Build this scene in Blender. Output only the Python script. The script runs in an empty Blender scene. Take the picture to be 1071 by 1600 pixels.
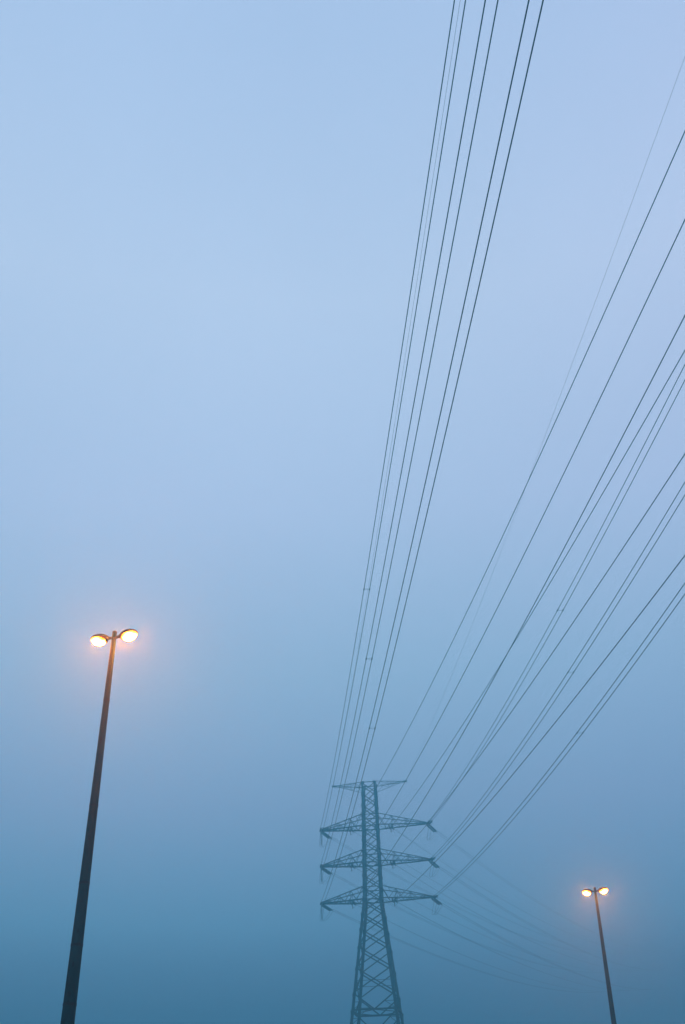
import bpy, bmesh, math, random
from mathutils import Vector, Matrix
rnd = random.Random(7)
sc = bpy.context.scene
C = sc.collection

# ------------------------------------------------------------------ camera
EYE = 1.6
cam = bpy.data.cameras.new('camera')
cam.sensor_fit = 'VERTICAL'; cam.sensor_height = 36.0; cam.sensor_width = 24.0
cam.lens = 35.01; cam.clip_start = 0.1; cam.clip_end = 8000
co = bpy.data.objects.new('camera', cam); C.objects.link(co)
co.matrix_world = Matrix(((0.999708988, 0.0241234125, 0.0, 0.0),
                          (0.0135145762, -0.560063519, -0.828339430, 0.0),
                          (-0.0199823738, 0.828098373, -0.560226552, EYE),
                          (0, 0, 0, 1)))
sc.camera = co

# ------------------------------------------------------------------ sky: dusk overcast, brighter overhead than at the horizon
world = bpy.data.worlds.new('World'); sc.world = world; world.use_nodes = True
nt = world.node_tree; N = nt.nodes; L = nt.links
for n in list(N): N.remove(n)
out = N.new('ShaderNodeOutputWorld')
sky = N.new('ShaderNodeTexSky'); sky.sky_type = 'NISHITA'; sky.sun_disc = False
sky.sun_elevation = math.radians(3); sky.sun_rotation = math.radians(200)
bgs = N.new('ShaderNodeBackground'); bgs.inputs['Strength'].default_value = 0.05
L.new(sky.outputs[0], bgs.inputs[0])
tc = N.new('ShaderNodeTexCoord'); sep = N.new('ShaderNodeSeparateXYZ'); L.new(tc.outputs['Generated'], sep.inputs[0])
ramp = N.new('ShaderNodeValToRGB'); L.new(sep.outputs['Z'], ramp.inputs[0])
CLOUD = [(0, (0.1145, 0.0473, 0.0933)),
         (0.12, (0.1145, 0.0536, 0.1733)),
         (0.2, (0.2167, 0.3788, 0.6074)),
         (0.3, (0.335, 0.4416, 0.6834)),
         (0.42, (0.4104, 0.5519, 0.7731)),
         (0.56, (0.5433, 0.6381, 0.8849)),
         (0.72, (0.5943, 0.6867, 0.9074)),
         (0.86, (0.5079, 0.6231, 0.8769)),
         (1.0, (0.4755, 0.5913, 0.8686))]
el = ramp.color_ramp.elements
while len(el) > 1: el.remove(el[-1])
for i, (p, c) in enumerate(CLOUD):
    e = el[0] if i == 0 else el.new(p)
    e.position = p; e.color = (*c, 1)
# slow unevenness of the cloud deck and a faint lilac cast of town light to the right
nz = N.new('ShaderNodeTexNoise'); nz.inputs['Scale'].default_value = 2.2; nz.inputs['Detail'].default_value = 3
L.new(tc.outputs['Generated'], nz.inputs['Vector'])
mr = N.new('ShaderNodeMapRange'); mr.inputs[1].default_value = 0.3; mr.inputs[2].default_value = 0.7
mr.inputs[3].default_value = 0.97; mr.inputs[4].default_value = 1.03
L.new(nz.outputs[0], mr.inputs[0])
mulc = N.new('ShaderNodeVectorMath'); mulc.operation = 'SCALE'
L.new(ramp.outputs[0], mulc.inputs[0]); L.new(mr.outputs[0], mulc.inputs['Scale'])
mx = N.new('ShaderNodeMapRange'); mx.inputs[1].default_value = 0.05; mx.inputs[2].default_value = 0.45
mx.inputs[3].default_value = 0.0; mx.inputs[4].default_value = 1.0
L.new(sep.outputs['X'], mx.inputs[0])
tint = N.new('ShaderNodeMix'); tint.data_type = 'RGBA'; tint.blend_type = 'MULTIPLY'
L.new(mx.outputs[0], tint.inputs[0]); L.new(mulc.outputs[0], tint.inputs[6])
tint.inputs[7].default_value = (1.03, 0.955, 0.985, 1)
bgc = N.new('ShaderNodeBackground'); bgc.inputs['Strength'].default_value = 1.0
L.new(tint.outputs[2], bgc.inputs[0])
mixs = N.new('ShaderNodeMixShader'); mixs.inputs[0].default_value = 0.96
L.new(bgs.outputs[0], mixs.inputs[1]); L.new(bgc.outputs[0], mixs.inputs[2]); L.new(mixs.outputs[0], out.inputs[0])

sun = bpy.data.lights.new('sun', 'SUN'); sun.energy = 0.12; sun.angle = math.radians(30); sun.color = (1.0, 0.93, 0.85)
so = bpy.data.objects.new('sun', sun); C.objects.link(so)
so.rotation_euler = (math.radians(87), 0, math.radians(-200 + 180))

vs = sc.view_settings
vs.view_transform = 'Standard'; vs.look = 'None'; vs.gamma = 1.0; vs.exposure = 0.0; vs.use_curve_mapping = False
sc.render.engine = 'CYCLES'
sc.cycles.volume_bounces = 1
sc.cycles.use_denoising = True
sc.cycles.sample_clamp_indirect = 4.0

# ------------------------------------------------------------------ materials
def mat(name, base, rough=0.8, metal=0.0, var=0.25, scale=3.0, vec=(1, 1, 1), bump=0.0):
    m = bpy.data.materials.new(name); m.use_nodes = True
    t = m.node_tree; b = t.nodes['Principled BSDF']
    b.inputs['Roughness'].default_value = rough; b.inputs['Metallic'].default_value = metal
    b.inputs['Specular IOR Level'].default_value = 0.12
    c = t.nodes.new('ShaderNodeTexCoord'); mp = t.nodes.new('ShaderNodeMapping')
    mp.inputs['Scale'].default_value = vec
    n = t.nodes.new('ShaderNodeTexNoise'); n.inputs['Scale'].default_value = scale
    n.inputs['Detail'].default_value = 6; n.inputs['Roughness'].default_value = 0.6
    r = t.nodes.new('ShaderNodeValToRGB')
    r.color_ramp.elements[0].position = 0.3; r.color_ramp.elements[1].position = 0.7
    r.color_ramp.elements[0].color = (*[x * (1 - var) for x in base], 1)
    r.color_ramp.elements[1].color = (*[min(1, x * (1 + var)) for x in base], 1)
    t.links.new(c.outputs['Object'], mp.inputs[0]); t.links.new(mp.outputs[0], n.inputs['Vector'])
    t.links.new(n.outputs[0], r.inputs[0]); t.links.new(r.outputs[0], b.inputs['Base Color'])
    if bump:
        bp = t.nodes.new('ShaderNodeBump'); bp.inputs['Strength'].default_value = bump
        bp.inputs['Distance'].default_value = 0.01
        t.links.new(n.outputs[0], bp.inputs['Height']); t.links.new(bp.outputs[0], b.inputs['Normal'])
    return m

M = dict(
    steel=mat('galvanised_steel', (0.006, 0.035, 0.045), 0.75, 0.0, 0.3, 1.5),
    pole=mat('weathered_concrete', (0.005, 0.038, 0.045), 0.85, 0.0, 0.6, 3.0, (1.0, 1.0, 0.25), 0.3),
    band=mat('dark_iron', (0.004, 0.012, 0.014), 0.6, 0.0, 0.3, 8),
    stain=mat('damp_stain', (0.004, 0.014, 0.017), 0.9, 0.0, 0.4, 9),
    house=mat('lamp_housing_paint', (0.06, 0.055, 0.05), 0.5, 0.0, 0.15, 6),
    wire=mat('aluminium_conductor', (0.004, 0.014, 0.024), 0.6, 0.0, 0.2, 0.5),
    insul=mat('glazed_insulator', (0.020, 0.050, 0.055), 0.35, 0.0, 0.2, 4),
    grass=mat('rough_grass', (0.05, 0.08, 0.03), 0.95, 0.0, 0.4, 0.35, bump=0.4),
    asphalt=mat('asphalt', (0.05, 0.05, 0.052), 0.9, 0.0, 0.2, 2.5, bump=0.2),
    paint=mat('road_paint', (0.7, 0.7, 0.68), 0.7, 0.0, 0.1, 4),
    conc=mat('concrete', (0.3, 0.29, 0.27), 0.9, 0.0, 0.2, 2),
)
LAMP_E = 5500.0
M['pole'].node_tree.nodes['Principled BSDF'].inputs['Specular IOR Level'].default_value = 0.03
mb = bpy.data.materials.new('sodium_lamp_bowl'); mb.use_nodes = True
bn = mb.node_tree.nodes['Principled BSDF']
bn.inputs['Base Color'].default_value = (0.9, 0.6, 0.3, 1); bn.inputs['Roughness'].default_value = 0.3
bn.inputs['Emission Color'].default_value = (1.0, 0.095, 0.005, 1); bn.inputs['Emission Strength'].default_value = 4.0
# the glass is brightest round the discharge tube inside and falls off towards its rim
bt = mb.node_tree; btc = bt.nodes.new('ShaderNodeTexCoord'); bmp = bt.nodes.new('ShaderNodeMapping'); bmp.vector_type = 'TEXTURE'
bmp.inputs['Location'].default_value = (0.44, 0, -0.05); bmp.inputs['Scale'].default_value = (0.215, 0.15, 0.20)
bln = bt.nodes.new('ShaderNodeVectorMath'); bln.operation = 'LENGTH'
bmr = bt.nodes.new('ShaderNodeMapRange'); bmr.inputs[1].default_value = 0.50; bmr.inputs[2].default_value = 1.02
bmr.inputs[3].default_value = 1.0; bmr.inputs[4].default_value = 0.0
bpw = bt.nodes.new('ShaderNodeMath'); bpw.operation = 'POWER'; bpw.inputs[1].default_value = 2.0
bmu = bt.nodes.new('ShaderNodeMath'); bmu.operation = 'MULTIPLY_ADD'; bmu.inputs[1].default_value = LAMP_E; bmu.inputs[2].default_value = 5.0
bt.links.new(btc.outputs['Object'], bmp.inputs[0]); bt.links.new(bmp.outputs[0], bln.inputs[0]); bt.links.new(bln.outputs['Value'], bmr.inputs[0])
bt.links.new(bmr.outputs[0], bpw.inputs[0]); bt.links.new(bpw.outputs[0], bmu.inputs[0]); bt.links.new(bmu.outputs[0], bn.inputs['Emission Strength'])
bn.inputs['Base Color'].default_value = (0.2, 0.1, 0.05, 1)
M['bowl'] = mb

# ------------------------------------------------------------------ mesh helpers
class MB:
    def __init__(s): s.v = []; s.f = []
    def add(s, vs_, fs):
        k = len(s.v); s.v += [tuple(v) for v in vs_]; s.f += [tuple(i + k for i in f) for f in fs]
    @staticmethod
    def frame(p, q, up=None):
        d = (q - p); ln = d.length; d = d / ln
        u = Vector(up) if up is not None else (Vector((0, 0, 1)) if abs(d.z) < 0.92 else Vector((0, 1, 0)))
        a = d.cross(u).normalized(); b = a.cross(d).normalized()
        return d, a, b
    def bar(s, p, q, w, h=None, up=None):
        h = h or w; p = Vector(p); q = Vector(q); d, a, b = s.frame(p, q, up)
        vs_ = [e + a * (i * w / 2) + b * (j * h / 2) for e in (p, q) for i, j in ((-1, -1), (1, -1), (1, 1), (-1, 1))]
        s.add(vs_, [(3, 2, 1, 0), (4, 5, 6, 7), (0, 1, 5, 4), (1, 2, 6, 5), (2, 3, 7, 6), (3, 0, 4, 7)])
    def angle(s, p, q, w, t=None, a=None, b=None):           # rolled steel angle section
        p = Vector(p); q = Vector(q); t = t or max(0.012, w * 0.14)
        d, aa, bb = s.frame(p, q)
        if a is not None: aa = Vector(a); bb = Vector(b)
        pr = ((0, 0), (w, 0), (w, t), (t, t), (t, w), (0, w))
        vs_ = [e + aa * x + bb * y for e in (p, q) for x, y in pr]
        fs = [(i, (i + 1) % 6, 6 + (i + 1) % 6, 6 + i) for i in range(6)] + [(5, 4, 3, 2, 1, 0), (6, 7, 8, 9, 10, 11)]
        s.add(vs_, fs)
    def tube(s, pts, r, n=6):
        pts = [Vector(p) for p in pts]; rr = r if isinstance(r, (list, tuple)) else [r] * len(pts)
        vs_ = []; fs = []
        for i, p in enumerate(pts):
            a0 = pts[max(0, i - 1)]; b0 = pts[min(len(pts) - 1, i + 1)]
            d, a, b = s.frame(a0, b0)
            for k in range(n):
                t = 2 * math.pi * k / n
                vs_.append(p + a * (rr[i] * math.cos(t)) + b * (rr[i] * math.sin(t)))
        for i in range(len(pts) - 1):
            for k in range(n):
                fs.append((i * n + k, i * n + (k + 1) % n, (i + 1) * n + (k + 1) % n, (i + 1) * n + k))
        fs.append(tuple(range(n - 1, -1, -1))); fs.append(tuple((len(pts) - 1) * n + k for k in range(n)))
        s.add(vs_, fs)
    def plate(s, c, a, b, n_, w, h, t):                      # a thin plate: centre, in-plane axes, normal
        c = Vector(c); a = Vector(a).normalized(); b = Vector(b).normalized(); n_ = Vector(n_).normalized()
        vs_ = [c + n_ * (k * t / 2) + a * (i * w / 2) + b * (j * h / 2) for k in (-1, 1) for i, j in ((-1, -1), (1, -1), (1, 1), (-1, 1))]
        s.add(vs_, [(3, 2, 1, 0), (4, 5, 6, 7), (0, 1, 5, 4), (1, 2, 6, 5), (2, 3, 7, 6), (3, 0, 4, 7)])
    def build(s, name, m, parent=None, smooth=False, label=None):
        me = bpy.data.meshes.new(name); me.from_pydata(s.v, [], s.f); me.validate()
        bm = bmesh.new(); bm.from_mesh(me); bmesh.ops.recalc_face_normals(bm, faces=bm.faces); bm.to_mesh(me); bm.free(); me.update()
        me.materials.append(m)
        if smooth:
            for p in me.polygons: p.use_smooth = True
        o = bpy.data.objects.new(name, me); C.objects.link(o)
        if parent is not None: o.parent = parent
        if label: o['label'] = label
        return o

def tag(o, label=None, cat=None, group=None, kind=None):
    if label: o['label'] = label
    if cat: o['category'] = cat
    if group: o['group'] = group
    if kind: o['kind'] = kind
    return o

def empty(name, loc, rz=0.0):
    o = bpy.data.objects.new(name, None); C.objects.link(o)
    o.location = loc; o.rotation_euler = (0, 0, rz); o.empty_display_size = 0.5
    return o

# ------------------------------------------------------------------ ground
g = MB(); G = 1400.0; n = 28
vv = []; ff = []
for i in range(n + 1):
    for j in range(n + 1):
        x = -G + 2 * G * i / n; y = -G + 2 * G * j / n
        vv.append((x, y, 0.0))
for i in range(n):
    for j in range(n):
        a = i * (n + 1) + j; ff.append((a, a + n + 1, a + n + 2, a + 1))
g.add(vv, ff); tag(g.build('ground', M['grass']), kind='structure')
cp = MB(); cp.add([(-30, -25, 0.004), (32, -25, 0.004), (32, 95, 0.004), (-30, 95, 0.004)], [(0, 1, 2, 3)])
tag(cp.build('car_park', M['asphalt']), kind='structure')

# ------------------------------------------------------------------ twin-headed street lamps
def sect(cx_, z_top, z_bot, hw, n_=14):
    """closed section of the lamp head in the y-z plane at x=cx_"""
    pts = []
    for k in range(n_):
        t = 2 * math.pi * k / n_
        s_ = math.sin(t); zc = z_top * s_ if s_ >= 0 else z_bot * -s_
        pts.append((cx_, hw * math.cos(t), zc))
    return pts
def loft(b, secs):
    n_ = len(secs[0]); vs_ = [p for s_ in secs for p in s_]; fs = []
    for i in range(len(secs) - 1):
        for k in range(n_):
            fs.append((i * n_ + k, i * n_ + (k + 1) % n_, (i + 1) * n_ + (k + 1) % n_, (i + 1) * n_ + k))
    fs.append(tuple(range(n_ - 1, -1, -1))); fs.append(tuple((len(secs) - 1) * n_ + k for k in range(n_)))
    b.add(vs_, fs)

POLE_H = 15.0
def rad(z): return 0.205 - (0.205 - 0.063) * z / POLE_H
def make_lamp(loc, yaw, label, seed, group='tall double-headed car park lamps'):
    r = random.Random(seed)
    t = tag(empty('street_lamp', loc, yaw), label, 'street lamp', group)
    b = MB(); zs = [POLE_H * i / 40 for i in range(41)]
    b.tube([(0, 0, z) for z in zs], [rad(z) for z in zs], 24)
    pole = b.build('pole', M['pole'], t, True)
    # narrow iron bands and casting joints round the shaft
    for z in (1.9, 3.45, 4.38, 5.25, 6.55, 8.0, 9.95, 12.9):
        b = MB(); b.tube([(0, 0, z - 0.03), (0, 0, z + 0.03)], [rad(z) + 0.007] * 2, 24)
        b.build('band', M['band'], pole)
    # small damp marks and plugged fixing holes on the shaft: thin raised patches with ragged outlines
    for z, az, w, h in ((3.1, -1.9, .05, .10), (3.9, -1.7, .06, .16), (4.75, -1.95, .08, .06), (5.45, -1.45, .06, .10),
                        (5.32, -1.75, .09, .05), (6.1, -1.4, .035, .07), (6.85, -1.3, .035, .06), (7.55, -1.35, .09, .03),
                        (7.8, -1.3, .08, .03), (9.1, -1.25, .05, .11), (10.6, -1.7, .04, .16), (11.7, -1.5, .04, .2)):
        az += r.uniform(-0.1, 0.1)
        ring = []; b = MB()
        c0 = rad(z)
        for k in range(9):
            a_ = 2 * math.pi * k / 9; q = r.uniform(0.7, 1.15)
            dz = h * q * math.sin(a_) * .8; da = 1.5 * w * q * math.cos(a_) * .5 / c0
            ring.append(((rad(z + dz) + .003) * math.cos(az + da), (rad(z + dz) + .003) * math.sin(az + da), z + dz))
        inn = [(x * .97, y * .97, z_) for x, y, z_ in ring]
        b.add(ring + inn, [tuple(range(9)), tuple(range(17, 8, -1))] + [(k, k + 9, (k + 1) % 9 + 9, (k + 1) % 9) for k in range(9)])
        b.build('stain', M['stain'], pole)
    b = MB(); b.tube([(0, 0, POLE_H - 0.01), (0, 0, POLE_H + 0.03), (0, 0, POLE_H + 0.05)], [0.066, 0.066, 0.03], 20)
    b.build('cap', M['house'], t, True)
    b = MB(); b.bar((0, 0, 0.0), (0, 0, 0.045), 0.62, 0.62); b.build('base_plate', M['steel'], t)
    for i in (-1, 1):
        for j in (-1, 1):
            b = MB(); b.tube([(i * .24, j * .24, .045), (i * .24, j * .24, .10)], .022, 6); b.build('anchor_bolt', M['band'], t)
    b = MB(); rr = rad(1.0)
    pts = []
    for z in (0.7, 1.3):
        for k in range(7):
            a_ = -1.57 + (k - 3) * 0.13; pts.append(((rr + .012) * math.cos(a_), (rr + .012) * math.sin(a_), z))
    inn = [(x * .9, y * .9, z) for x, y, z in pts]
    fs = [(k, k + 1, k + 8, k + 7) for k in range(6)] + [(14 + k + 7, 14 + k + 8, 14 + k + 1, 14 + k) for k in range(6)]
    fs += [(k + 14, k + 15, k + 1, k) for k in range(6)] + [(k + 7, k + 8, k + 22, k + 21) for k in range(6)] + [(0, 7, 21, 14), (6, 20, 27, 13)]
    b.add(pts + inn, fs); b.build('access_door', M['steel'], t)
    for sgn in (-1, 1):
        tilt = math.radians(9 if sgn > 0 else 3)
        h = bpy.data.objects.new('luminaire', None); C.objects.link(h); h.parent = t
        # bracket stub, then the housing lofted along +x, then turned to its side
        h.location = (0, 0, POLE_H - 0.17); h.scale = (1.06, 1.2, 1.22)
        h.rotation_euler = (0, -tilt, 0) if sgn > 0 else (0, -tilt, math.pi)
        b = MB(); b.tube([(0.03, 0, -0.01), (0.10, 0, 0.0), (0.17, 0, 0.01)], [0.034, 0.032, 0.036], 12)
        b.build('bracket', M['house'], h, True)
        b = MB()
        xs = [(0.13, .035, .035, .035), (0.17, .055, .05, .055), (0.23, .085, .055, .10), (0.30, .105, .035, .135), (0.40, .115, .02, .155),
              (0.50, .105, .015, .15), (0.58, .080, .012, .125), (0.64, .045, .010, .085), (0.665, .015, .006, .04)]
        loft(b, [sect(x, zt, zb * -1, hw) for x, zt, zb, hw in xs]); b.build('housing', M['house'], h, True)
        b = MB(); fin = [(0.205, -.075, -.01), (0.205, .075, -.01), (0.222, .06, -.10), (0.222, -.06, -.10)]
        b.add(fin + [(x - .008, y, z) for x, y, z in fin], [(0, 1, 2, 3), (7, 6, 5, 4), (0, 4, 5, 1), (1, 5, 6, 2), (2, 6, 7, 3), (3, 7, 4, 0)])
        b.build('glare_shield', M['house'], h)
        b = MB()
        secs = []
        for x, dz, hw in ((0.235, .01, .035), (0.25, .055, .085), (0.29, .10, .115), (0.36, .135, .135), (0.44, .14, .14), (0.52, .125, .13), (0.59, .085, .105), (0.63, .045, .07), (0.648, .01, .03)):
            s_ = []
            for k in range(13):
                a_ = math.pi * k / 12
                s_.append((x, hw * math.cos(a_), -.022 - dz * math.sin(a_)))
            secs.append(s_)
        n_ = 13; vs_ = [p for s_ in secs for p in s_]; fs = []
        for i in range(len(secs) - 1):
            for k in range(n_ - 1): fs.append((i * n_ + k, (i + 1) * n_ + k, (i + 1) * n_ + k + 1, i * n_ + k + 1))
            fs.append((i * n_ + 12, (i + 1) * n_ + 12, (i + 1) * n_, i * n_))
        fs.append(tuple(range(n_))); fs.append(tuple((len(secs) - 1) * n_ + k for k in range(n_ - 1, -1, -1)))
        b.add(vs_, fs); b.build('bowl', M['bowl'], h, True)
    return t
make_lamp((-6.683, 25.765, 0), -0.19, 'nearer, larger twin-headed street lamp glowing orange on a tall tapering dark pole', 3)
far = make_lamp((13.30, 57.72, 0), -0.19, 'farther, smaller twin-headed street lamp glowing orange in the mist beside the pylon', 5)

far.rotation_euler = (0, math.radians(0.75), -0.19)      # the farther pole leans a little

# ------------------------------------------------------------------ the pylon
X0, D, PHI = 3.0905, 150.0, -0.1418
Z0 = EYE                                        # heights below were taken from eye level
LEV = dict(T=44.26 + Z0, M=38.984 + Z0, B=33.783 + Z0)
HE = 50.9 + Z0
AO, AI, AE, ER = 7.534, 3.047, 5.6, 8.517
ux, uy = math.cos(PHI), math.sin(PHI)
def place(d, e=0.0): return (X0 + d * ux - e * uy, D + d * uy + e * ux)     # d along the arms, e away from the camera

pylon = tag(empty('pylon', (X0, D, 0), PHI), 'tall steel lattice transmission tower fading upward into the mist', 'pylon')
def half(z):                                    # half width of the tower body at height z
    zb = LEV['B']
    if z >= zb: return 1.35 + (1.08 - 1.35) * (z - zb) / (HE - zb)
    return 1.35 + (zb - z) * 0.1215
def corner(i, z): h = half(z); return Vector(((-h, h, h, -h)[i], (-h, -h, h, h)[i], z))
for i in range(4):
    b = MB(); s1, s2 = (1, -1, -1, 1)[i], (1, 1, -1, -1)[i]
    for z1, z2, w in ((0.25, LEV['B'], 0.38), (LEV['B'], HE, 0.30)):
        b.angle(corner(i, z1), corner(i, z2), w, 0.035 if w > .25 else .028, (s1, 0, 0), (0, s2, 0))
    b.build('leg', M['steel'], pylon)
    b = MB(); b.bar(corner(i, 0.0) + Vector((0, 0, 0.0)), corner(i, 0.0) + Vector((0, 0, 0.35)), 1.1, 1.1)
    b.build('footing', M['conc'], pylon)
low = [0.4, 8.5, 14.8, 17.75 + 0, 20.9]        # tall lower panels
midp = [23.0, 26.2, 28.95, 31.35, 33.45, LEV['B']]
up = [LEV['B'] + (HE - LEV['B']) * k / 10 for k in range(11)]
def face(i):
    """bracing of the face between corners i and i+1"""
    j = (i + 1) % 4; b = MB()
    nrm = Vector(((0, -1, 0), (1, 0, 0), (0, 1, 0), (-1, 0, 0))[i]) * -0.05
    P = lambda k, z: corner(k, z) + nrm
    def xp(z1, z2, w, o=0.0):
        b.angle(P(i, z1), P(j, z2), w); b.angle(P(j, z1) + nrm * 1.4, P(i, z2) + nrm * 1.4, w)
    for z1, z2 in zip(midp[:-1], midp[1:]): xp(z1, z2, 0.15)
    for z1, z2 in zip(up[:-1], up[1:]): xp(z1, z2, 0.12)
    # V bracing rising from the middle of the strong horizontal
    zc = 20.9; mid = (P(i, zc) + P(j, zc)) / 2
    b.angle(mid, P(i, 23.0), 0.16); b.angle(mid, P(j, 23.0), 0.16)
    b.angle(P(i, zc), P(j, zc), 0.22)
    for z in (24.6, ): b.angle(P(i, z), P(j, z), 0.06)
    for z in (LEV['B'], LEV['M'], LEV['T'], LEV['B'] + 1.7, LEV['M'] + 1.7, LEV['T'] + 1.7, HE):
        b.angle(P(i, z), P(j, z), 0.12)
    # secondary struts beside the V
    for k, o in ((i, j), (j, i)):
        q = mid.lerp(P(k, 23.0), 0.5); b.angle(q, P(k, 21.95), 0.06); b.angle(q, P(k, zc), 0.06)
    # tall X panels below
    for z1, z2 in ((14.4, 20.9), (7.6, 14.4), (0.6, 7.6)):
        xp(z1, z2, 0.15)
        a1 = P(i, z1); a2 = P(j, z2); b1 = P(j, z1); b2 = P(i, z2)
        # crossing point and secondary members
        h1, h2 = half(z1), half(z2); tt = h1 / (h1 + h2)
        cz = z1 + (z2 - z1) * tt
        cr = (P(i, cz) + P(j, cz)) / 2
        for lo_, hi_, k in ((a1, b2, i), (b1, a2, j)):
            for f in (0.33, 0.66):
                b.angle(lo_.lerp(cr, f), P(k, z1 + (cz - z1) * f), 0.06)
                b.angle(hi_.lerp(cr, f), P(k, z2 + (cz - z2) * f), 0.06)
                b.angle(lo_.lerp(cr, f), P(k, z1 + (cz - z1) * (f + .33 if f < .5 else 1.0)), 0.06)
                b.angle(hi_.lerp(cr, f), P(k, z2 + (cz - z2) * (f + .33 if f < .5 else 1.0)), 0.06)
        b.angle(P(i, z1), P(j, z1), 0.13) if z1 > 1 else None
    for k, o in ((i, j), (j, i)):                # gusset plates where the bracing meets the legs
        for z in midp + [20.9, 14.4] + up[2::2]:
            d_ = (P(o, z) - P(k, z)).normalized()
            b.plate(P(k, z) + d_ * .24 + nrm * .3, d_, (0, 0, 1), nrm, .36, .42, .014)
    b.build('bracing', M['steel'], pylon)
for i in range(4): face(i)
for z in (14.4, 20.9, LEV['B'], LEV['M'], LEV['T']):   # plan bracing inside the body
    b = MB()
    m_ = [(corner(k, z) + corner((k + 1) % 4, z)) / 2 for k in range(4)]
    for k in range(4): b.angle(m_[k], m_[(k + 1) % 4], 0.10)
    b.build('plan_bracing', M['steel'], pylon)
def local(d, e, z): return Vector((d, e, z))
def string(b, p, q, n_, r_):                     # cap-and-pin disc string
    p = Vector(p); q = Vector(q); pts = []; rr = []
    for k in range(n_):
        for f, r0 in ((0.0, .035), (.18, .05), (.30, r_), (.42, r_ * .9), (.50, .04), (.98, .035)):
            pts.append(p.lerp(q, (k + f) / n_)); rr.append(r0)
    b.tube(pts, rr, 9)
def rotl(th, sgn):                               # world heading -> direction in pylon space (x arms, y away)
    wx, wy = math.sin(th), sgn * math.cos(th)
    return Vector((wx * ux + wy * uy, -wx * uy + wy * ux, 0))
TH_IN, TH_OUT, B_OUT = 0.085, 0.4243, -0.07
STR_O, STR_I = 3.3, 1.25
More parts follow.
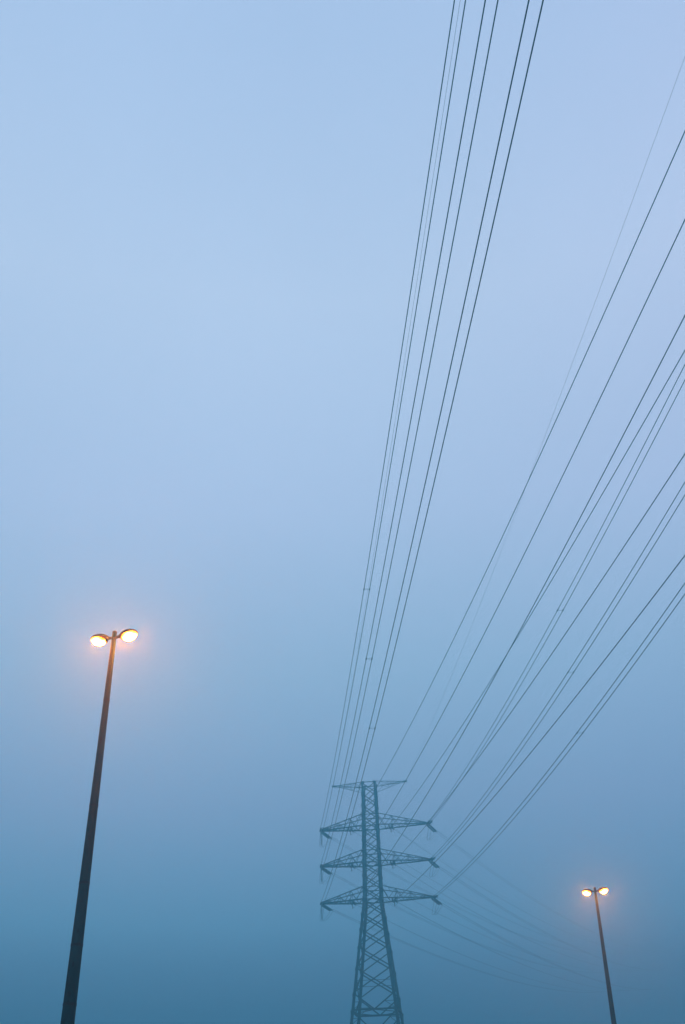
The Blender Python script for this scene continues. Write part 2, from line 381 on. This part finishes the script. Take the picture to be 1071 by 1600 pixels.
def crossarm(sgn, zl, tip, lev):
    z1 = LEV[lev] if lev in LEV else HE
    b = MB(); h = half(z1); hu = half(z1 + zl)
    T = Vector((sgn * tip, 0, z1))
    n_ = 7 if lev != 'E' else 5
    lowf, lowb, upf, upb = [], [], [], []
    for k in range(n_ + 1):
        f = k / n_; e = 1 - f
        lowf.append(Vector((sgn * (h + (tip - h) * f), -(h * e + .13), z1))); lowb.append(Vector((sgn * (h + (tip - h) * f), h * e + .13, z1)))
        zu = z1 + zl * e + .16 * f
        upf.append(Vector((sgn * (hu + (tip - hu) * f), -(hu * e + .11), zu))); upb.append(Vector((sgn * (hu + (tip - hu) * f), hu * e + .11, zu)))
    wc, wb = (0.16, 0.07) if lev != 'E' else (0.08, 0.045)
    for ch, w in ((lowf, wc), (lowb, wc), (upf, wc * .7), (upb, wc * .7)): b.angle(ch[0], ch[-1], w)
    for k in range(1, n_ + 1):
        b.angle(lowf[k], lowb[k], wb)
        b.angle(lowf[k - 1], lowb[k], wb) if k % 2 else b.angle(lowb[k - 1], lowf[k], wb)
        if k < n_:
            b.angle(upf[k], upb[k], wb * .8)
            for lo_, up_ in ((lowf, upf), (lowb, upb)):
                if k % 2: b.angle(up_[k - 1], lo_[k], wb)
                else: b.angle(lo_[k - 1], up_[k], wb)
                if k % 2 == 0: b.angle(lo_[k], up_[k], wb * .8)
    b.plate(T + Vector((0, 0, .03)), (1, 0, 0), (0, 1, 0), (0, 0, 1), .34, .36, .04)
    b.plate(T + Vector((sgn * .1, 0, .10)), (1, 0, 0), (0, 0, 1), (0, 1, 0), .26, .22, .03)
    if lev != 'E':                                # heavier cross beam carrying the inner circuit
        for dx in (-.22, .22):
            e_ = h * (1 - (AI - h) / (tip - h)) + .14
            b.bar((sgn * AI + dx, -e_, z1 - .05), (sgn * AI + dx, e_, z1 - .05), .14, .16)
        b.plate((sgn * AI, 0, z1 - .1), (1, 0, 0), (0, 1, 0), (0, 0, 1), .5, .5, .04)
    arm_ = b.build('crossarm', M['steel'], pylon)
    if lev == 'E': return
    din, dout = rotl(TH_IN, -1), rotl(TH_OUT, 1)
    din.z = -0.12; dout.z = B_OUT
    for (px, ln, dbl, nd, rd) in ((sgn * tip, STR_O, True, 18, .125), (sgn * AI, STR_I, False, 8, .09)):
        A = Vector((px, 0, z1 - .06))
        ends = []
        for d_ in (din, dout):
            d_ = d_.normalized(); side = Vector((-d_.y, d_.x, 0)).normalized()
            b = MB(); E0 = A + d_ * .35; E1 = A + d_ * (ln - .2)
            if dbl:
                b.bar(A, E0, .06); b.plate(E0, side, d_, (0, 0, 1), .5, .12, .025); b.plate(E1, side, d_, (0, 0, 1), .5, .12, .025)
                for o_ in (-.19, .19): string(b, E0 + side * o_, E1 + side * o_, nd, rd)
                for o_ in (-.217, .217): b.bar(E1 + side * o_, A + d_ * ln + side * o_, .05)
            else:
                b.bar(A, E0, .05); string(b, E0, E1, nd, rd); b.bar(E1, A + d_ * ln, .05)
            b.build('insulator_string', M['insul'], arm_); ends.append(A + d_ * ln)
        drop = 2.15 if dbl else 0.8
        if dbl and sgn < 0:
            b = MB(); b.bar(A, A - Vector((0, 0, .25)), .05); string(b, A - Vector((0, 0, .25)), A - Vector((0, 0, 1.95)), 11, .125)
            b.bar(A - Vector((0, .22, 2.0)), A - Vector((0, -.22, 2.0)), .05)
            b.build('insulator_string', M['insul'], arm_)
        for o_ in ((-.2, .2) if dbl else (0,)):
            b = MB(); pts = []
            low_pt = A - Vector((0, 0, drop + .1))
            for k in range(25):
                f = k / 24
                base = ends[0].lerp(ends[1], f)
                w = 4 * f * (1 - f); w2 = w ** .8
                pos = base.lerp(Vector((A.x, base.y * .9 + A.y * .1, base.z)), w)
                pos.z = base.z - (drop - .25) * w2
                pts.append(pos + Vector((o_, 0, 0)))
            b.tube(pts, .02, 6); b.build('jumper_cable', M['wire'], arm_)
        if not dbl:                               # short jumper post insulator
            b = MB(); b.bar(A, A - Vector((0, 0, .15)), .05); string(b, A - Vector((0, 0, .15)), A - Vector((0, 0, .8)), 5, .10)
            b.build('insulator_string', M['insul'], arm_)
for lev in ('B', 'M', 'T'):
    crossarm(-1, 1.75, AO, lev); crossarm(1, 1.75, ER, lev)
crossarm(-1, -.9, AE, 'E'); crossarm(1, -.9, AE, 'E')

# ------------------------------------------------------------------ conductors (fitted sagging spans)
def span(att, head, sgn, b_, c_, s0, s1, off, n_=110):
    px, py, pz = att; dx, dy = math.sin(head), sgn * math.cos(head)
    nx, ny = -dy, dx
    if sgn < 0: nx, ny = -dy, dx
    return [(px + dx * s + nx * off, py + dy * s + ny * off, pz + b_ * s + c_ * s * s) for s in [s0 + (s1 - s0) * (k / n_) for k in range(n_ + 1)]]
TH = dict(L=.07527, I=.12611, J=.10417, R=.07083); BB = dict(L=-.11663, I=-.10102, J=-.12364, R=-.13184)
CC = dict(L=.00058, I=.00055, J=.00042, R=.00058); DB = dict(T=-.00508, M=0, B=.00827)
DT = dict(LT=-.00276, LM=-.00051, LB=.00327, IT=.00262, IM=-.00063, IB=-.00199, JT=-.00004, JM=-.00037, JB=.0004, RT=-.00376, RM=.00029, RB=.00347)
DE = dict(LT=.00052, LM=-.00002, LB=-.00052, IT=-.00187, IM=.00054, IB=.00209, JT=.00092, JM=.0002, JB=-.00127, RT=.00022, RM=-.00031, RB=.00004)
ARM = dict(L=-AO, I=-AI, J=AI, R=ER)
SPN = dict(LT=84.2, LM=82, LB=79.4, RT=79.8, RM=78.9, RB=78)
R_W = 0.0250
wh = dict(T='upper', M='middle', B='lower')
def make_span(side, lev, out_=False):
    k = side + lev; x_, y_ = place(ARM[side]); att = (x_, y_, LEV[lev] - .05)
    twin = side in 'LR'
    s0 = STR_O if twin else STR_I
    where = {'L': 'tip of the %s left crossarm', 'R': 'tip of the %s right crossarm',
             'I': 'inner half of the %s left crossarm', 'J': 'inner half of the %s right crossarm'}[side] % wh[lev]
    if out_:
        head, sgn, b_, c_, s1 = .4243, 1, -.012, .0004, 300.0
        lab = ('faint twin power line' if twin else 'faint single power line') + ' receding into mist from the ' + where
        grp = 'power lines leading away beyond the pylon'
    else:
        head, sgn = TH[side] + DT[k], -1; b_ = BB[side] + DB[lev] + DE[k]; c_ = CC[side]
        s1 = max(190.0, -b_ / c_)
        lab = ('twin power line with a spacer' if twin else 'single dark power line') + ' sweeping overhead from the ' + where
        grp = 'power lines sweeping overhead from the pylon'
    if twin:
        t = tag(empty('conductor_bundle', att), lab, 'power line', grp)
        for o_ in (-.217, .217):
            b = MB(); P = span(att, head, sgn, b_, c_, s0, s1, o_)
            b.tube([(p[0] - att[0], p[1] - att[1], p[2] - att[2]) for p in P], R_W * (0.78 if out_ else 1.0), 6); b.build('conductor', M['wire'], t, True)
        for s in ([SPN[k]] if not out_ else []):
            P1 = span(att, head, sgn, b_, c_, s, s + .3, -.217, 1); P2 = span(att, head, sgn, b_, c_, s, s + .3, .217, 1)
            q = lambda p: Vector(p) - Vector(att)
            b = MB(); b.tube([q(P1[0]), q(P2[0])], .013, 6)
            for P in (P1, P2): b.tube([q(P[0]).lerp(q(P[1]), -.5), q(P[0]).lerp(q(P[1]), -.25), q(P[0]).lerp(q(P[1]), .25), q(P[0]).lerp(q(P[1]), .5)], [.02, .06, .06, .02], 8)
            b.build('spacer', M['band'], t)
    else:
        b = MB(); P = span(att, head, sgn, b_, c_, s0, s1, 0)
        b.tube([(p[0] - att[0], p[1] - att[1], p[2] - att[2]) for p in P], .022 if out_ else .029, 6)
        o = b.build('conductor', M['wire'], None, True); o.location = att; tag(o, lab, 'power line', grp)
for out_ in (False, True):
    for side in 'LIJR':
        for lev in 'TMB': make_span(side, lev, out_)
for sgn_, th, b_ in ((-1, .06887, -.08144), (1, .07474, -.08211)):
    x_, y_ = place(sgn_ * AE)
    wd = 'left' if sgn_ < 0 else 'right'
    for out_ in (False, True):
        att = (x_, y_, HE + .05)
        P = span(att, .4243 if out_ else th, 1 if out_ else -1, -.012 if out_ else b_ - .004, .0004 if not out_ else .0003, 0, 300 if out_ else 210, 0)
        b = MB(); b.tube([(p[0] - att[0], p[1] - att[1], p[2] - att[2]) for p in P], .008, 5)
        o = b.build('earth_wire', M['wire'], None, True); o.location = att
        tag(o, ('very thin pale earth wire receding from the %s end of the pylon peak' if out_ else 'very thin pale earth wire sweeping overhead from the %s end of the pylon peak') % wd, 'earth wire', 'thin earth wires at the pylon top')

# ------------------------------------------------------------------ the misty air
HZ = 1450.0
b = MB(); b.bar((0, 0, -1.0), (0, 0, 60.0), 2 * HZ, 2 * HZ)
mh = bpy.data.materials.new('mist'); mh.use_nodes = True; t = mh.node_tree
for n_ in list(t.nodes):
    if n_.type != 'OUTPUT_MATERIAL': t.nodes.remove(n_)
pv = t.nodes.new('ShaderNodeVolumePrincipled')
pv.inputs['Color'].default_value = (0.30, 0.88, 1.0, 1); pv.inputs['Density'].default_value = 0.0050
pv.inputs['Anisotropy'].default_value = 0.78
t.links.new(pv.outputs[0], [n_ for n_ in t.nodes if n_.type == 'OUTPUT_MATERIAL'][0].inputs['Volume'])
hz = b.build('haze', mh); tag(hz, kind='stuff')
tag(hz, 'even pale blue mist filling the dusk air', 'haze')
